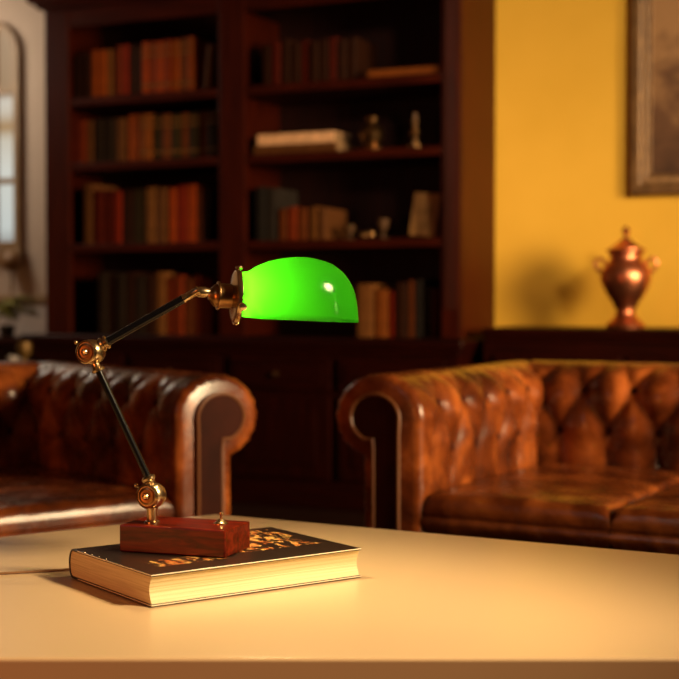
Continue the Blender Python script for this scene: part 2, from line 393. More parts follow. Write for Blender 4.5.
def shelf_books(shelf, z0, rows, desc=None):
    n = len(rows)
    for i, (p0, p1, top, tone, lean, bands) in enumerate(rows):
        a = run(p0,YS)+.0012; b = run(p1,YS)-.0012
        h = height(top,(a+b)/2,YS)-z0
        w = b-a
        L = R(lean)
        lab = f"{tone} book, {ORD[i]} from the window side, {shelf}"
        ax = a; z = z0+.0006
        if lean > 0:   # leans towards the right partition: rotate about the lower right
            w = min(w, .036); ax = b-w*math.cos(L)-h*math.sin(L); z += w*math.sin(L)
        h *= 1-.035*random.random()*(1 if w < .06 else 0)
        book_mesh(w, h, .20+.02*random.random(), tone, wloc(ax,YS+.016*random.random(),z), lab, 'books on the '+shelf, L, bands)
def rows(spec):
    out = []
    for p in spec: out.append((p[0],p[1],p[2],p[3],p[4] if len(p)>4 else 0, p[5] if len(p)>5 else False))
    return out
shelf_books('top shelf of the narrow bay', SH[0], rows([
 (74,80,56,'dark brown'),(80,86,54,'dark brown'),(86,92,55,'dark brown'),(92,99,51,'orange brown'),(99,106,51,'orange brown'),(106,112,50,'tan'),(112,117,50,'gold brown'),
 (117,123,47,'red brown'),(123,129,46,'red'),(129,136,45,'dark brown'),(136,142,46,'dark brown'),
 (142,149,44,'orange',0,True),(149,156,42,'red brown',0,True),(156,164,42,'orange',0,True),(164,171,40,'red brown',0,True),(171,179,40,'orange brown',0,True),(179,186,38,'brown',0,True),(186,193,38,'orange brown',0,True)]))
book_mesh(.030,.205,.19,'tan',wloc(run(204,YS),YS,SH[0]+.0042),'pale tan book leaning against the partition on the top shelf','books on the top shelf of the narrow bay',R(6))
D2 = [(152+9.3*k,161.3+9.3*k,115.5-.9*k,('dark green' if k%2==0 else 'brown'),0,True) for k in range(7)]
shelf_books('second shelf of the narrow bay', SH[1], rows([
 (72,79,121,'dark red'),(79,86,120,'red brown'),(86,94,120,'grey brown'),(94,104,119,'charcoal'),(104,115,118,'charcoal'),(115,125,118,'grey brown'),
 (127,133,115,'orange brown'),(133,140,115,'orange brown'),(140,152,115,'gold brown',0,True)]+D2))
shelf_books('third shelf of the narrow bay', SH[2], rows([
 (83,93,184,'grey brown'),(93,103,190,'dark red'),(103,113,190,'dark red'),(113,121,190,'red'),(121,133,190,'dark brown'),(133,146,189,'dark green'),
 (146,156,187,'tan',0,True),(156,167,187,'grey brown'),(168,177,188,'orange'),(177,187,186,'red'),(187,197,185,'orange'),(197,203,187,'brown')]))
book_mesh(.024,.24,.19,'dark brown',wloc(run(203.6,YS),YS,SH[2]+.0034),'dark brown book leaning at the end of the third shelf','books on the third shelf of the narrow bay',R(5))
shelf_books('lowest shelf of the narrow bay', ZC, rows(
 [(97+9.6*k,106.6+9.6*k,272+(k*5)%3,'dark brown' if k%2 else 'charcoal') for k in range(6)]+
 [(155,165,271,'tan'),(165,174,276,'red brown'),(174,183,275,'red brown'),(183,193,277,'brown'),(193,202,275,'red brown'),(202,211,277,'red brown')]))
shelf_books('top shelf of the wide bay', SH[0], rows(
 [(262+9.4*k,271.4+9.4*k,46-(k*7)%5-.6*k,('dark brown','dark red','dark brown')[k%3]) for k in range(10)]))
shelf_books('third shelf of the wide bay', SH[2], rows(
 [(255,265,186,'slate'),(265,276,187,'blue grey'),(278,287,208,'brown'),(287,296,206,'red brown'),(296,306,208,'brown'),(309,318,206,'tan'),(318,326,207,'grey brown')]))
shelf_books('lowest shelf of the wide bay', ZC, rows(
 [(357,373,284,'tan'),(374,387,288,'gold brown'),(388,395,290,'red'),(395,407,281,'dark brown'),(407,415,280,'brown'),(415,423,279,'blue grey'),(424,431,285,'dark green'),(431,438,287,'dark red')]))
def flat_book(p0, p1, z, th, tone, label, group, d=.20, y=YS-.03):
    a, b = run(p0,y), run(p1,y); w = b-a; c = .003
    # spine towards the room
    o = MB().prism([(0,0),(-.004,th*.3),(-.004,th*.7),(0,th),(d,th),(d,th-c),(.006,th-c),(.006,c),(d,c),(d,0)],'x',0,w).build('book', bookmat(TONE[tone]))
    bx(.004,w-.004,.0065,d-.005,c+.0002,th-c-.0002).build('pages', M['bookpage'], o)
    o.location = wloc(a,y,z); o.rotation_euler=(0,0,RB); return tag(o,label,'book',group)
g = 'books lying flat in the wide bay'
flat_book(254,336,SH[1]+.0006,.040,'grey brown','grey-brown book lying flat, bottom of the pale pair on the second shelf',g)
flat_book(258,334,SH[1]+.0416,.046,'cream','pale cream book lying flat on top of the pair on the second shelf',g,.19)
flat_book(368,440,SH[0]+.0006,.034,'gold brown','flat golden-brown book lying on the top shelf beside the end stile',g,.22)
# ornaments on the shelves
def lathe_thing(name, label, cat, s, y, z, prof, material, pname='body', extra=None):
    t = thing(name, label, cat, wloc(s,y,z+.0005), RB)
    MB().lathe(prof, seg=24).build(pname, material, t, True)
    return t
s = run(372,.12); t = lathe_thing('vase','small dark bronze vase on the second shelf, middle of the wide bay','vase',s,.12,SH[1],
  [(.0,0),(.055,0),(.058,.012),(.03,.022),(.045,.05),(.055,.075),(.045,.10),(.022,.125),(.028,.145),(.024,.146),(.018,.125),(.0,.12)],M['brass_dark'])
s = run(415,.10); t = lathe_thing('candlestick','slim brass candlestick on the second shelf near the end stile','candlestick',s,.10,SH[1],
  [(.0,0),(.036,0),(.036,.010),(.013,.018),(.010,.045),(.020,.058),(.022,.074),(.010,.086),(.008,.105),(.018,.115),(.017,.122),(.0,.122)],M['brass_dark'])
MB().lathe([(.008,.122),(.008,.150),(.0,.153)],seg=16).build('candle', M['ornament'], t, True)
g = 'small ornaments on the third shelf'
for px, hh, rr, nm, lb in ((350,.062,.024,'goblet','pale pewter goblet on the third shelf, beside the tan books'),(383,.085,.026,'goblet','taller pale goblet on the third shelf, near the leaning picture')):
    s = run(px,.10); t = lathe_thing(nm,lb,'goblet',s,.10,SH[2],[(.0,0),(rr,0),(rr,.006),(.006,.012),(.006,hh*.4),(rr*.8,hh*.55),(rr,hh),(rr*.9,hh),(rr*.7,hh*.6),(.0,hh*.5)],M['pewter'],'bowl')
    t['group']=g
s = run(367,.10); t = thing('ornament','small brass two-lobed ornament between the two goblets','ornament',wloc(s,.10,SH[2]+.0005),RB,g)
MB().sphere((-.016,0,.018),.018).sphere((.018,0,.022),.022).build('lobe', M['brass_dark'], t, True)
bx(-.036,.042,-.014,.014,0,.007).build('plinth', M['brass_dark'], t)
# small picture leaning in the corner of the third shelf
sp = run(408.5,.10); ep = run(439,.10); hp = height(193,ep,.10)-SH[2]
t = thing('small_picture','small tan picture leaning on the third shelf against the end stile','picture',wloc(sp,.10,SH[2]+.016),RB)
t.rotation_euler = (R(-9),R(5),RB)
w = ep-sp-.02
bx(0,w,0,.014,.0,hp*.97).build('board', noisy('tan_board',[(.3,(.40,.20,.06)),(.7,(.56,.30,.10))],12,rough=.5), t, bev=.003)
bx(.018,w-.018,-.0025,-.0002,.02,hp*.97-.02).build('print', noisy('sepia_print',[(.35,(.24,.12,.035)),(.6,(.50,.27,.085))],16,(1,1,1),rough=.5), t)

# ------------------------------------------------------------------ low sideboard along the yellow wall, urn, painting
zs = .767
sb0, sb1, sby = sR+.09, 3.4, .02
sbx = put(thing('sideboard','long low dark red-brown sideboard against the yellow wall behind the sofa','sideboard'))
bx(sb0,sb1,sby+.02,WY-.003,.08,zs-.05).build('body', M['deep_shade_h'], sbx)
bx(sb0,sb1,sby-.01,WY-.003,zs-.032,zs).build('top', M['deep_shade_h'], sbx, bev=.008)
bx(sb0,sb1,sby+.005,WY-.003,zs-.055,zs-.033).build('moulding', M['deep_shade_h'], sbx, bev=.006)
bx(sb0+.02,sb1-.02,sby+.05,WY-.003,0,.08).build('plinth', M['deep_shade_h'], sbx)
for k in range(4):
    a = sb0+.03+k*(sb1-sb0-.06)/4+.015; b = a+(sb1-sb0-.06)/4-.03
    d = bx(a,b,sby+.005,sby+.0195,.12,.66).build('door', M['deep'], sbx, bev=.004)
    MB().lathe([(.005,0),(.012,.012),(.014,.020),(.0,.026)],(b-.04,sby+.004,.42),(0,-1,0),14).build('knob', M['brass_dark'], d, True)
yu = .18; su = run(625.5,yu); K = .00417*(YB+EY.y*yu+EX.y*su)/5.9
t = thing('urn','polished copper urn with two ring handles standing on the sideboard','urn',wloc(su,yu,zs+.0008),RB+R(8))
k = K
MB().lathe([(.0,0),(19*k,0),(19.5*k,2*k),(18*k,5*k),(14*k,8*k),(12.5*k,10*k),(10*k,13*k),(9.2*k,17*k),(10*k,20*k)],seg=48).build('foot', M['copper'], t, True)
MB().lathe([(.0,19*k),(10.9*k,20*k),(11.4*k,22*k),(14.2*k,27*k),(19.6*k,35*k),(23.4*k,43*k),(25.1*k,50*k),(24.3*k,56*k),(21.3*k,62*k),(17.4*k,66*k),(15.6*k,70*k),(15.8*k,73*k),(18.5*k,76*k),(19.1*k,77*k),(.0,77*k)],seg=48).build('body', M['copper'], t, True)
ld = MB().lathe([(.0,77.2*k),(19.4*k,77.2*k),(19.4*k,78.6*k),(15.3*k,80*k),(11.4*k,83*k),(7.6*k,86*k),(4.4*k,88.5*k),(3.3*k,90*k),(.0,90.5*k)],seg=48).build('lid', M['copper'], t, True)
MB().lathe([(.0,89*k),(2.6*k,89.5*k),(1.7*k,92*k),(3.2*k,95*k),(4*k,97*k),(3.4*k,99*k),(1.5*k,101*k),(.0,102*k)],seg=24).build('finial', M['copper'], ld, True)
for sg in (-1,1):
    pts = [(19,53),(23,55),(27,58),(30,62),(30.5,66),(28.5,69),(25,69.5),(22,67.5),(20,64),(18,63)]
    MB().tube([(sg*x*k,0,z*k) for x,z in pts], 1.9*k, 10).build('handle', M['copper'], t, True)
# painting
p0 = run(629,WY-.04); zb = height(196,p0,WY-.04); p1 = p0+1.15; zt = zb+.98
pic = put(thing('painting','old sepia landscape painting in a heavy bronze-brown frame on the yellow wall','painting'))
def rail(nm, off, w, y0, y1, material, bev):
    mb = MB(); A = [(p0+off,zb+off),(p1-off,zb+off),(p1-off,zt-off),(p0+off,zt-off)]; B = [(p0+off+w,zb+off+w),(p1-off-w,zb+off+w),(p1-off-w,zt-off-w),(p0+off+w,zt-off-w)]
    vs = [(a[0],y,a[1]) for y in (y0,y1) for a in A]+[(a[0],y,a[1]) for y in (y0,y1) for a in B]
    fs = []
    for i in range(4):
        j=(i+1)%4; fs += [(i,j,8+j,8+i),(4+i,12+i,12+j,4+j),(i,4+i,4+j,j),(8+i,8+j,12+j,12+i)]
    return mb.add(vs,fs).build(nm, material, pic, bev=bev)
rail('frame',0,.05,WY-.05,WY-.003,M['gilt_frame'],.010)
rail('inner_frame',.0505,.022,WY-.038,WY-.003,M['frame_liner'],.006)
rail('slip',.073,.014,WY-.028,WY-.003,M['gilt_frame'],.003)
o = bx(0,p1-p0-.174,0,.008,0,zt-zb-.174).build('canvas', M['painting'], pic); o.location=(p0+.087,WY-.018,zb+.087)

# ------------------------------------------------------------------ far corner left of the bookcase
c1 = FX0-.03; c0 = c1-.75; zc_ = height(338,-1.3,.1)
t = put(thing('console','low dark wooden console below the arched window','console'))
bx(c0,c1,.06,WY-.022,zc_-.035,zc_).build('top', M['mahogany_h'], t, bev=.006)
bx(c0+.03,c1-.03,.09,WY-.025,.12,zc_-.036).build('body', M['mahogany_h'], t)
for x in (c0+.05,c1-.05):
    for y in (.11,WY-.06): MB().lathe([(.016,0),(.024,.12)],(x,y,0),seg=14).build('foot', M['mahogany'], t, True)
sp_ = run(7,.20)
pl = thing('potted_plant','leafy green plant in a dark pot on the console under the window','plant',wloc(sp_,.20,zc_+.001),RB)
MB().lathe([(.0,0),(.030,0),(.040,.055),(.043,.058),(.036,.060),(.034,.05),(.0,.048)],seg=24).build('pot', M['pot'], pl, True)
MB().tube([(0,0,.05),(.004,0,.10),(0,0,.15)],.004,8).build('stem', M['leaf'], pl, True)
mb = MB(); rg = random.Random(3)
for k in range(44):
    a = k*2.4+rg.random()*.5; L = .10+.08*rg.random(); up = -.02+.09*rg.random(); wd_ = .019+.007*rg.random()
    d = Vector((math.cos(a),math.sin(a),0)); sd = Vector((-d.y,d.x,0)); base = Vector((0,0,.10+.05*rg.random()))
    pts = []
    for q in (0,.25,.5,.75,1):
        c_ = base+d*L*q+Vector((0,0,up*math.sin(q*2.2)-.02*q*q)); ww = wd_*math.sin(PI*min(.97,q+.06))
        pts += [c_+sd*ww, c_+Vector((0,0,-.004)), c_-sd*ww]
    mb.add(pts, [(i*3+j,i*3+j+1,i*3+j+4,i*3+j+3) for i in range(4) for j in range(2)])
f_ = mb.build('foliage', M['leaf'], pl, True); md = f_.modifiers.new('Solid','SOLIDIFY'); md.thickness=.0012
# little round side table with bowl and cup
Yt = 5.55; Xt = (9-339.5)*Yt/F; zt_ = EYE-(366-300)*Yt/F
t = thing('side_table','small round dark side table standing behind the left-hand sofa','table',(Xt,Yt,0))
MB().lathe([(.0,zt_-.02),(.20,zt_-.02),(.205,zt_-.01),(.20,zt_),(.0,zt_)],seg=40).build('top', M['mahogany_h'], t, True)
MB().lathe([(.022,.03),(.018,.2),(.03,.35),(.018,.5),(.03,zt_-.0205)],seg=20).build('column', M['mahogany'], t, True)
for k in range(3):
    a = R(90+120*k); MB().tube([(0,0,.09),(.1*math.cos(a),.1*math.sin(a),.06),(.18*math.cos(a),.18*math.sin(a),.012)],[.016,.014,.012],10).build('foot', M['mahogany'], t, True)
Xb = (23-339.5)*Yt/F
t = thing('bowl','small golden brass bowl on the round side table','bowl',(Xb,Yt+.02,zt_+.0008))
q = .0039*Yt/5.55
MB().lathe([(.0,0),(6*q,0),(6*q,1.5*q),(2.5*q,4*q),(2.5*q,7*q),(7*q,12*q),(8*q,18*q),(7*q,24*q),(6*q,24*q),(7*q,18*q),(6*q,13*q),(.0,9*q)],seg=28).build('vessel', M['bowl'], t, True)
Xc = (12-339.5)*(Yt-.09)/F
t = thing('cup','white china cup on the round side table beside the brass bowl','cup',(Xc,Yt-.09,zt_+.0008))
MB().lathe([(.0,0),(3.4*q,0),(3.4*q,1*q),(5*q,4*q),(5.6*q,11*q),(5.1*q,11*q),(4.5*q,4.4*q),(.0,2*q)],seg=28).build('body', M['white'], t, True)
MB().tube([(5.2*q,0,9*q),(8*q,0,9*q),(8.4*q,0,6*q),(7*q,0,4*q),(5*q,0,4.4*q)],.6*q,8).build('handle', M['white'], t, True)

# ------------------------------------------------------------------ chesterfield sofas
def arm_profile():
    """(outward, height) from the seat up the inner face, over the roll and down the outside"""
    p = [(0,.20+.4*i/26) for i in range(26)]
    c = (.102,.597); r_ = .104; q_ = .088
    p += [(c[0]+r_*math.cos(t), c[1]+q_*math.sin(t)) for t in [R(180-8*i) for i in range(0,33)]]
    p += [(.128,.505),(.128,.36),(.128,.22),(.128,.12)]
    return p
def arc_len(p):
    L = [0]
    for a, b in zip(p, p[1:]): L.append(L[-1]+math.hypot(b[0]-a[0],b[1]-a[1]))
    return L
def normals(p):
    o = []
    for i in range(len(p)):
        a = p[max(0,i-1)]; b = p[min(len(p)-1,i+1)]; dx, dz = b[0]-a[0], b[1]-a[1]; l = math.hypot(dx,dz); o.append((-dz/l, dx/l))
    return o
SV, SU = .142, .113
U0 = .316                                   # arc length of the lowest button row above the start of the profile
UT = U0+SU*1.75
def tuft(u, v):
    q = v/SV
    p1 = q+(u-U0)/(2*SU); p2 = q-(u-U0)/(2*SU)
    dia = (abs(math.sin(PI*p1))*abs(math.sin(PI*p2)))**.42
    ple = abs(math.sin(PI*q))**.5
    if u < U0: k = max(0,1-(U0-u)/.04); return k*dia+(1-k)*ple*.75
    if u > UT-SU*.5:
        k = max(0,1-(u-(UT-SU*.5))/.05); return k*dia+(1-k)*.62
    return dia
def sweep(length, amp, v0, front_round, pleat):
    """rows of (v, outward, height) for the rolled, tufted part"""
    p = arm_profile(); L = arc_len(p); N = normals(p)
    step = .009; n = int(length/step)
    rws = []
    vs = [length*i/n for i in range(n+1)]
    if front_round: vs = [0,.002,.005,.010,.016,.022]+[v for v in vs if v > .026]
    for v in vs:
        row = []
        ins = .022*(1-math.sqrt(max(0,1-(1-min(1,v/.022))**2))) if front_round else 0
        for i,(a,z) in enumerate(p):
            u = L[i]; d = amp*tuft(u, v-v0)*(1 if L[i] < UT+.1 else .6)
            if L[i] > UT: d = amp*.62
            f = min(1,max(0,(v-.03)/.10)) if front_round else 1
            d = d*f+amp*.62*(1-f)
            if pleat and u > .40 and u < .80: d += .0028*math.sin(u*2*PI/.030)*max(0,1-v/.09)*min(1,(u-.40)/.04)
            if u < .10 : d *= .2
            d -= ins
            row.append((v, a+N[i][0]*d*1.0, z+N[i][1]*d))
        rws.append(row)
    return rws
def grid(rws, fn):
    n = len(rws[0]); mb = MB()
    mb.add([fn(q) for r_ in rws for q in r_], [(i*n+j,i*n+j+1,(i+1)*n+j+1,(i+1)*n+j) for i in range(len(rws)-1) for j in range(n-1)])
    for i in (0, len(rws)-1): mb.f.append(tuple(i*n+j for j in range(n)))
    for i in range(len(rws)-1): mb.f.append((i*n, (i+1)*n, (i+1)*n+n-1, i*n+n-1))
    return mb
def cushion(x0,x1,y0,y1,z0,z1,crown):
    mb = MB(); nx, ny = 40, 44; r_ = .024
    def se(t):   # 0..1 -> rounded edge drop
        e = min(t,1-t); return e
    top = []
    for j in range(ny+1):
        for i in range(nx+1):
            a, b = i/nx, j/ny
            ax = .5-.5*math.cos(PI*a); bx_ = .5-.5*math.cos(PI*b)
            x = x0+(x1-x0)*ax; y = y0+(y1-y0)*bx_
            dx = min(x-x0,x1-x); dy = min(y-y0,y1-y)
            f = lambda d: 1-(1-min(1,d/r_))**2
            h = math.sqrt(max(0,f(dx)))*math.sqrt(max(0,f(dy)))
            c_ = crown*(math.sin(PI*ax)*math.sin(PI*bx_))**.5
            wr_ = .0016*math.sin(x*90+3*math.sin(y*17))*math.exp(-dy/.09)+.0012*math.sin(y*60+2*math.sin(x*23))
            top.append((x,y,z1-.026*(1-h)+c_+wr_*h))
    n = (nx+1)
    mb.add(top, [(j*n+i,j*n+i+1,(j+1)*n+i+1,(j+1)*n+i) for j in range(ny) for i in range(nx)])
    ring = [j*n for j in range(ny,0,-1)]+[i for i in range(nx)]+[j*n+nx for j in range(ny)]+[ny*n+i for i in range(nx,0,-1)]
    prev = ring; m = len(ring)
    for (ins, z) in ((-.004,z1-.045),(.0,z1-.052),(-.006,z1-.062),(-.006,z0+.02),(.004,z0)):
        b = len(mb.v)
        for q in ring:
            x,y,_ = mb.v[q]; cx = (x0+x1)/2; cy=(y0+y1)/2
            sx_ = (abs(x-cx)+(-ins if abs(abs(x-cx)-(x1-x0)/2)<1e-4 else 0))*(1 if x>cx else -1)
            sy_ = (abs(y-cy)+(-ins if abs(abs(y-cy)-(y1-y0)/2)<1e-4 else 0))*(1 if y>cy else -1)
            mb.v.append((cx+sx_,cy+sy_,z))
        cur = list(range(b,b+m))
        for k in range(m): mb.f.append((prev[k],prev[(k+1)%m],cur[(k+1)%m],cur[k]))
        prev = cur
    mb.f.append(tuple(prev)); return mb
def sofa(label, loc, rz, sgn, ncush, cw, depth, seat_z=.432):
    """origin at the front foot of the arm nearest the middle of the room; the seat runs off along sgn * local x"""
    t = thing('chesterfield_sofa', label, 'sofa', loc, rz, None)
    W = ncush*cw; fx = lambda q: q*sgn
    amp = .027
    arms = []
    for k in range(2):
        rws = sweep(depth+.12, amp, .05, True, True)
        if k == 0: fn = lambda q: (fx(-q[1]), q[0], q[2])
        else:      fn = lambda q: (fx(W+q[1]), q[0], q[2])
        a = grid(rws, fn).build('arm', M['leather'], t, True, angle=60)
        # recessed front panel with piping
        ins = .038; c_ = (.102,.597)
        out = [(ins,.13),(ins,.30),(ins,.45),(ins,.56)]
        out += [(c_[0]+(.104-ins)*math.cos(a_), c_[1]+(.088-ins*.8)*math.sin(a_)) for a_ in [R(176-10*q) for q in range(25)]]
        out += [(.108,.545),(.106,.52),(.106,.40),(.106,.26),(.106,.13)]
        if k == 0: g2 = [(fx(-x),z) for x,z in out]
        else:      g2 = [(fx(W+x),z) for x,z in out]
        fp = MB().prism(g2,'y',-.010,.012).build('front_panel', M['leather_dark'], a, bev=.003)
        MB().tube([(x,-.010,z) for x,z in g2], .0042, 8).build('piping', M['piping'], a, True)
        arms.append(a)
    rws = sweep(W+.10, amp*1.15, .05+SV*.5, False, False)
    bk = grid(rws, lambda q: (fx(q[0]-.05), depth+q[1], q[2])).build('backrest', M['leather'], t, True, angle=60)
    # buttons
    p = arm_profile(); L = arc_len(p); N = normals(p)
    def at(u):
        for i in range(len(L)-1):
            if L[i+1] >= u:
                f = (u-L[i])/(L[i+1]-L[i]); return (p[i][0]+(p[i+1][0]-p[i][0])*f, p[i][1]+(p[i+1][1]-p[i][1])*f, N[i])
    for r_ in range(3):
        u = U0+r_*SU; a, z, nn = at(u)
        v = .05+(SV*.5 if r_ % 2 else 0)
        while v < depth-.03:
            if v > .06:
                MB().sphere((fx(-a-nn[0]*.004), v, z+nn[1]*.004), .011, (.7,1,1), 12, 8).build('button', M['leather_dark'], arms[0], True)
            v += SV
        v = .05+SV*.5+(SV*.5 if r_ % 2 else 0)
        while v < W+.03:
            if v > .08:
                MB().sphere((fx(v-.05), depth+a+nn[0]*.004, z+nn[1]*.004), .011, (1,.7,1), 12, 8).build('button', M['leather_dark'], bk, True)
            v += SV
    for k in range(ncush):
        x0 = k*cw+.004; x1 = (k+1)*cw-.004
        if k == 0: x0 += .018
        if k == ncush-1: x1 -= .018
        xs = sorted((fx(x0),fx(x1)))
        c_ = cushion(xs[0],xs[1],.012,depth-.012,seat_z-.105,seat_z-.012,.014).build('seat_cushion', M['leather'], t, True, angle=50)
    xs = sorted((fx(-.12),fx(W+.12)))
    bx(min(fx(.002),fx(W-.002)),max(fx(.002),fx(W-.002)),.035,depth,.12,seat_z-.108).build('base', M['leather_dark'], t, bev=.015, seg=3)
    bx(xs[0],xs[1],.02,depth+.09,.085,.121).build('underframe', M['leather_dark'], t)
    for x in (xs[0]+.05,xs[1]-.05):
        for y in (.06,depth+.04):
            MB().lathe([(.0,0),(.020,0),(.026,.02),(.034,.055),(.030,.0852)],(x,y,0),seg=20).build('foot', M['mahogany'], t, True)
    return t
sofa('brown buttoned leather sofa on the right, its two seat cushions in view behind the table', (.178,3.345,0), R(-30), 1, 3, .48, .77)
sofa('brown buttoned leather sofa half in shadow behind the lamp, on the left', (-.372,3.345,0), R(38), -1, 2, .56, .80)

# ------------------------------------------------------------------ coffee table
ZTB = .48
poly = [(-.80,1.570),(1.02,1.570),(1.22,1.80),(1.20,1.848),(-.232,2.634),(-1.05,2.02),(-1.05,1.80)]
# widen the corner towards the back slightly so the three far edges run straight
ct = thing('coffee_table','cream lacquered low table in the foreground carrying the lamp and book','table',(0,1.9,0))
MB().prism([(x,y-1.9) for x,y in poly],'z',ZTB-.045,ZTB).build('table_top', M['table'], ct, bev=.004, seg=3)
ap = [(x*.86+.01,(y-2.03)*.80+.12) for x,y in poly]
MB().prism(ap,'z',ZTB-.12,ZTB-.0455).build('apron', M['table'], ct, bev=.003)
for x,y in ((-.70,-.20),(.88,-.20),(-.22,.47),(.85,.03)):
    MB().lathe([(.0,0),(.018,0),(.030,ZTB-.121)],(x,y,0),seg=20).build('leg', M['mahogany'], ct, True)

# ------------------------------------------------------------------ the book under the lamp
BL, BW, BT = .340, .249, .0425
bc_ = Vector((-.2440,1.8265,0)); ub = Vector((.809,.587,0)); vb = Vector((-.587,.809,0))
ctr = bc_+ub*BL/2+vb*BW/2
bk = thing('large_book','thick dark-covered hardback with gold artwork lying flat under the lamp','book',(ctr.x,ctr.y,ZTB+.0006),math.atan2(ub.y,ub.x))
hw = BW/2; c = .0032
def spine(r0, z0, z1, n=10):   # convex arc at +y
    return [(hw-.012+r0*math.cos(t), (z0+z1)/2+(z1-z0)/2*math.sin(t)) for t in [R(-90+180*i/n) for i in range(n+1)]]
outer = [(-hw,0)]+spine(.013,0,BT)+[(-hw,BT)]
inner = [(-hw,BT-c)]+list(reversed(spine(.010,c,BT-c)))+[(-hw,c)]
cov = MB().prism(outer+inner,'x',-BL/2,BL/2).build('cover', M['cover_art'], bk, True, bev=.0011, seg=2)
pf = [(-hw+.0025+.0065*math.sin(PI*i/12), c+.0002+(BT-2*c-.0004)*i/12) for i in range(13)]
pg = pf+[(hw-.011+.008*math.cos(t),BT/2+(BT/2-c-.0003)*math.sin(t)) for t in [R(90-180*i/8) for i in range(9)]]
MB().prism(pg,'x',-BL/2+.0015,BL/2-.0015).build('pages', M['pages'], bk, True, angle=40)
# pale strips painting the highlight along the board edges, and four gilt studs by the spine end
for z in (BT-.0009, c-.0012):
    MB().tube([(-BL/2-.0002,hw-.03,z),(-BL/2-.0002,-hw-.0002,z),(BL/2,-hw-.0002,z)], .0007, 6).build('edge_highlight', M['highlight_edge'], cov)
for k in range(4):
    MB().sphere((-BL/2+.0035,hw-.045-k*.022,BT),.0016,(1,1,.5),10,6).build('stud', M['brass'], cov, True)

# ------------------------------------------------------------------ desk lamp
YL = 2.012; Q = YL/F
def lp(px, py, dy=0): return Vector(((px-339.5)*Q, YL+dy, EYE-(py-300)*Q))
zb0 = ZTB+BT+.0012
bN = Vector((-.158,1.942,0)); bu = Vector((-.943,.331,0)); bv = Vector((.331,.943,0)); blen, bdep, bh = .1635, .089, .0383
bctr = bN+bu*blen/2+bv*bdep/2
LO = Vector((bctr.x,bctr.y,zb0))
lamp = thing('desk_lamp','lit brass desk lamp with green glass shade on a rosewood block','lamp',LO)
lo = LO
base = bx(-blen/2,blen/2,-bdep/2,bdep/2,0,bh).build('base_block', M['rosewood'], lamp, bev=.0022, seg=2)
base.rotation_euler = (0,0,math.atan2(-bu.y,-bu.x))
ztop = zb0+bh
def part(mb, nm, m_, parent=lamp, smooth=True, bev=0, angle=40): return mb.build(nm, m_, parent, smooth, bev, off=lo, angle=angle)
# toggle switch
tp = Vector((-.1686,2.003,ztop))
sw = part(MB().lathe([(.0,0),(.0105,0),(.0105,.0012),(.0075,.0028),(.006,.0045),(.0045,.0065),(.0,.0068)],tp,seg=24),'switch',M['brass'])
part(MB().lathe([(.0022,.006),(.0018,.010),(.0028,.0125),(.0034,.0145),(.0028,.0165),(.0,.0175)],tp,(.05,0,1),16),'toggle',M['brass'],sw)
# lower joint
j1 = lp(151.5,496); JA = Vector((-.42,-.90,.03)).normalized()
def joint(c, r_, nm='joint'):
    j = part(MB().lathe([(.0,-.019),(r_*.55,-.019),(r_*.80,-.015),(r_*.97,-.008),(r_,-.002),(r_*.99,.004),(r_*.90,.008),(r_*.86,.009),(r_*.86,.011),(r_*.94,.0125),(r_*.94,.015),(r_*.84,.0165),(r_*.78,.0145),(.0,.0140)],c,JA,40),nm,M['brass'])
    part(MB().lathe([(r_*.70,.0142),(r_*.68,.0165),(r_*.56,.0172),(r_*.52,.0155),(.0,.0150)],c,JA,32),'cap',M['brass_dark'],j)
    part(MB().lathe([(r_*.30,.0152),(r_*.28,.0185),(r_*.18,.021),(.0,.0218)],c,JA,20),'screw',M['brass'],j)
    up = (Vector((0,0,1))-JA*JA.z).normalized(); sd = Vector((-JA.y,JA.x,0)).normalized()
    if sd.x > 0: sd = -sd
    d = (sd*.86+up*.5).normalized(); p = c+JA*.006
    part(MB().tube([p+d*r_*.8,p+d*(r_+.006)],.0014,8).sphere(p+d*(r_+.0085),.0030,(1,1,1),12,8),'thumb_lever',M['brass'],j)
    return j
joint(j1, .0185)
part(MB().lathe([(.0,0),(.0105,0),(.0105,.0022),(.0075,.0034),(.0078,.006),(.0078,.018),(.0088,.022),(.0,.022)],Vector((j1.x,j1.y,ztop)),seg=28),'post',M['brass'])
j2 = lp(91.5,352)
a0 = lp(147.5,478); a1 = lp(98,370)
ax = (a1-a0).normalized()
part(MB().lathe([(.0055,0),(.0055,.012),(.0070,.015),(.0072,.018),(.0100,.0205),(.0103,.024),(.0075,.0265),(.0,.027)],a0-ax*.024,ax,28),'collar',M['brass'])
part(MB().lathe([(.0049,0),(.0049,(a1-a0).length)],a0,ax,24),'lower_arm',M['black'])
joint(j2, .0180)
part(MB().lathe([(.0,-.002),(.0090,0),(.0096,.003),(.0070,.0055),(.0055,.009),(.0055,.022)],a1-ax*.002,ax,28),'collar',M['brass'])
b0 = lp(106,342.5); b1 = lp(184.5,298.3); bxv = (b1-b0).normalized()
part(MB().lathe([(.0060,0),(.0060,.012),(.0085,.014),(.0105,.0165),(.0105,.0195),(.0080,.0205),(.0078,.0225),(.0100,.0235),(.0100,.0262),(.0064,.0275)],b0-bxv*.024,bxv,28),'collar',M['brass'])
part(MB().lathe([(.0062,0),(.0062,(b1-b0).length)],b0,bxv,24),'upper_arm',M['black'])
b2 = lp(200,289.8)
part(MB().lathe([(.0066,0),(.0068,.001),(.0058,.003),(.0058,(b2-b1).length-.003),(.0068,(b2-b1).length-.001),(.0066,(b2-b1).length)],b1-bxv*.002,bxv,28),'sleeve',M['brass'])
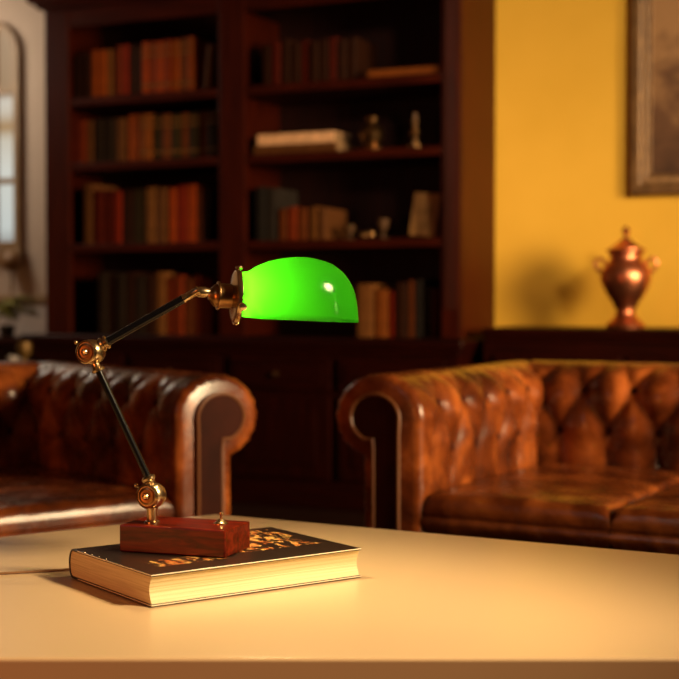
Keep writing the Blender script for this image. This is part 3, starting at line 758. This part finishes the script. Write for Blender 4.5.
# shade axis, turned a little away from the viewer
SA = R(14); sa = Vector((math.cos(SA),math.sin(SA),-.045)).normalized(); sw_ = Vector((-math.sin(SA),math.cos(SA),0)); su_ = sa.cross(sw_)
rc = lp(235.5,296.5,.02)
k0 = rc-sa*.0485+Vector((0,0,.004))
part(MB().lathe([(.0,-.010),(.0062,-.0095),(.0076,-.006),(.0078,.003),(.0066,.006),(.0060,.012)],k0,sa,28),'knuckle',M['brass'])
sc0 = rc-sa*.041
part(MB().lathe([(.0062,.0),(.0075,.002),(.0128,.0055),(.0165,.0095),(.0172,.0125),(.0204,.0128),(.0208,.0143),(.0204,.0158),(.0178,.0162),(.0178,.0335),(.0190,.0340),(.0190,.0375),(.0,.0380)],sc0,sa,40),'socket',M['brass_dark'])
rg_ = part(MB().lathe([(.0182,-.0080),(.0240,-.0062),(.0310,-.0050),(.0350,-.0046),(.0376,-.0034),(.0388,-.0006),(.0388,.0026),(.0370,.0045),(.0345,.0045),(.0345,.0010),(.0180,-.002)],rc,sa,56,cap=False),'shade_holder',M['brass'])
for ang in (80,200,-62):
    d = su_*math.sin(R(ang))+sw_*math.cos(R(ang)); d.normalize(); p = rc+d*.036+sa*.0035
    part(MB().lathe([(.0024,-.004),(.0024,.002),(.0045,.0035),(.0058,.0055),(.0050,.008),(.0,.0095)],p,d,18),'thumbscrew',M['brass'],rg_)
# glass shade
LX = .1752; z_rim = EYE-(320.3-300)*Q
def zrim(f): return EYE-.0258-.0076*f
TOP = [(0,42),(.025,44),(.05,45.5),(.09,47.4),(.14,51),(.19,53.9),(.25,56.8),(.31,58.8),(.40,61.2),(.49,62.2),(.56,62.2),(.63,61.3),(.70,59.6),(.78,56.5),(.85,51),(.90,45),(.94,37.6),(.97,29.4),(.985,21),(.995,13),(1.0,0)]
def topz(f):
    for (a,ya),(b,yb) in zip(TOP,TOP[1:]):
        if f <= b: q = (f-a)/(b-a); return (ya+(yb-ya)*q)*Q*(1.01+.026*f)
    return 0
def halfw(f):
    n = .0335; mx_ = .0545
    if f < .45: return n+(mx_-n)*(math.sin(f/.45*PI/2))
    return mx_*math.sqrt(max(0,1-((f-.45)/.55)**2.2))
FS = [0,.012,.025,.045,.07,.10,.14,.19,.25,.31,.37,.43,.50,.56,.62,.68,.73,.78,.82,.86,.89,.92,.945,.963,.978,.988,.995,.999]
nth = 40; vs = []; zA = -.0200*1.0
org = rc+sa*.0035; sah = Vector((math.cos(SA),math.sin(SA),0))
rn = 24.0*Q
for f in FS:
    k = max(0,1-f/.16); k = k*k*(3-2*k)
    H = topz(f); Wd = halfw(f)
    for i in range(nth+1):
        th = PI*i/nth
        e = 1.0
        px_ = Wd*math.copysign(abs(math.cos(th))**.92, math.cos(th)); pz_ = zrim(f)-org.z+H*abs(math.sin(th))**.92
        tc_ = R(-56+292*i/nth)
        cx_, cz_ = rn*math.cos(tc_), rn*math.sin(tc_)
        p = org+sah*LX*f+sw_*(px_*(1-k)+cx_*k)+Vector((0,0,pz_*(1-k)+cz_*k))
        vs.append(p)
nn = nth+1
mb = MB().add(vs,[(a*nn+b,a*nn+b+1,(a+1)*nn+b+1,(a+1)*nn+b) for a in range(len(FS)-1) for b in range(nth)])
mb.f.append(tuple((len(FS)-1)*nn+b for b in range(nn)))
shd = part(mb,'shade',M['green'],angle=80)
md = shd.modifiers.new('Solid','SOLIDIFY'); md.thickness = .003; md.offset = 0
# bulb
bl = part(MB().lathe([(.0,-.002),(.011,-.002),(.012,.008),(.014,.014),(.018,.022),(.019,.029),(.016,.037),(.009,.042),(.0,.044)],rc+sa*.004,sa,28),'bulb',M['bulb'])
# flex running off across the table
part(MB().tube([(-.250,2.050,.536),(-.254,2.066,.535),(-.268,2.086,.5275),(-.298,2.103,.524),(-.322,2.112,.508),(-.345,2.108,.488),(-.372,2.092,.4825),(-.41,2.073,.4823),(-.494,2.047,.4823),(-.60,2.03,.4823),(-.72,2.02,.4823),(-.90,2.03,.4823)],.0019,8),'cord',M['cord'])

# ------------------------------------------------------------------ lights
def area(name, loc, target, size, power, col, shape='DISK'):
    l = bpy.data.lights.new(name,'AREA'); l.shape = shape; l.size = size; l.energy = power; l.color = col
    o = bpy.data.objects.new(name,l); C.objects.link(o); o.location = loc
    o.rotation_euler = (Vector(target)-Vector(loc)).to_track_quat('-Z','Y').to_euler(); return o
def point(name, loc, r_, power, col):
    l = bpy.data.lights.new(name,'POINT'); l.shadow_soft_size = r_; l.energy = power; l.color = col
    o = bpy.data.objects.new(name,l); C.objects.link(o); o.location = loc; return o
def spot(name, loc, target, power, col, ang, blend, soft):
    l = bpy.data.lights.new(name,'SPOT'); l.energy = power; l.color = col; l.shadow_soft_size = soft; l.spot_size = R(ang); l.spot_blend = blend
    o = bpy.data.objects.new(name,l); C.objects.link(o); o.location = loc
    o.rotation_euler = (Vector(target)-Vector(loc)).to_track_quat('-Z','Y').to_euler(); return o
spot('room_lamp_light', (3.8,1.2,1.55), (.75,4.1,.80), 2100, (1,.70,.385), 50, .7, .75)
spot('yellow_wall_fill', (2.3,.3,2.7), (1.70,5.7,2.45), 1000, (1,.76,.50), 36, .5, .34)  # added unseen spot, coned to brighten the yellow wall
hl = wloc(-2.0,-.22,2.25); area('cream_wall_fill', hl, wloc(-1.35,.47,1.2), .6, 11, (1,.84,.66))  # added unseen fill that washes the cream wall
area('window_light', (-2.6,.2,2.0), (0,4,.6), .5, 2, (.80,.88,1))
area('orange_fill', (-1.9,.2,.75), (-.2,1.9,.5), .5, 17, (1,.24,.05))  # added orange fill from the left front, no fire behind it
spot('table_fill_spot', (1.35,1.38,1.85), (-.38,1.82,.48), 410, (1,.74,.41), 47, 1.0, .17)  # added unseen spot that makes the bright pool on table and book
w = bpy.data.worlds.new('World'); S.world = w; w.use_nodes = True
w.node_tree.nodes['Background'].inputs[0].default_value = (.9,.75,.6,1); w.node_tree.nodes['Background'].inputs[1].default_value = .02

# ------------------------------------------------------------------ camera
cam = bpy.data.cameras.new('camera'); co = bpy.data.objects.new('camera', cam); C.objects.link(co); S.camera = co
cam.sensor_width = 36; cam.lens = F/679*36; cam.clip_start = .05
co.location = (0,0,EYE); co.rotation_euler = (R(90)-math.atan(39.5/F),0,0)
cam.dof.use_dof = True; cam.dof.focus_distance = 1.99; cam.dof.aperture_fstop = 4.4
S.view_settings.view_transform = 'Standard'; S.view_settings.look = 'None'; S.view_settings.gamma = 1; S.view_settings.exposure = 0
S.view_settings.use_curve_mapping = False
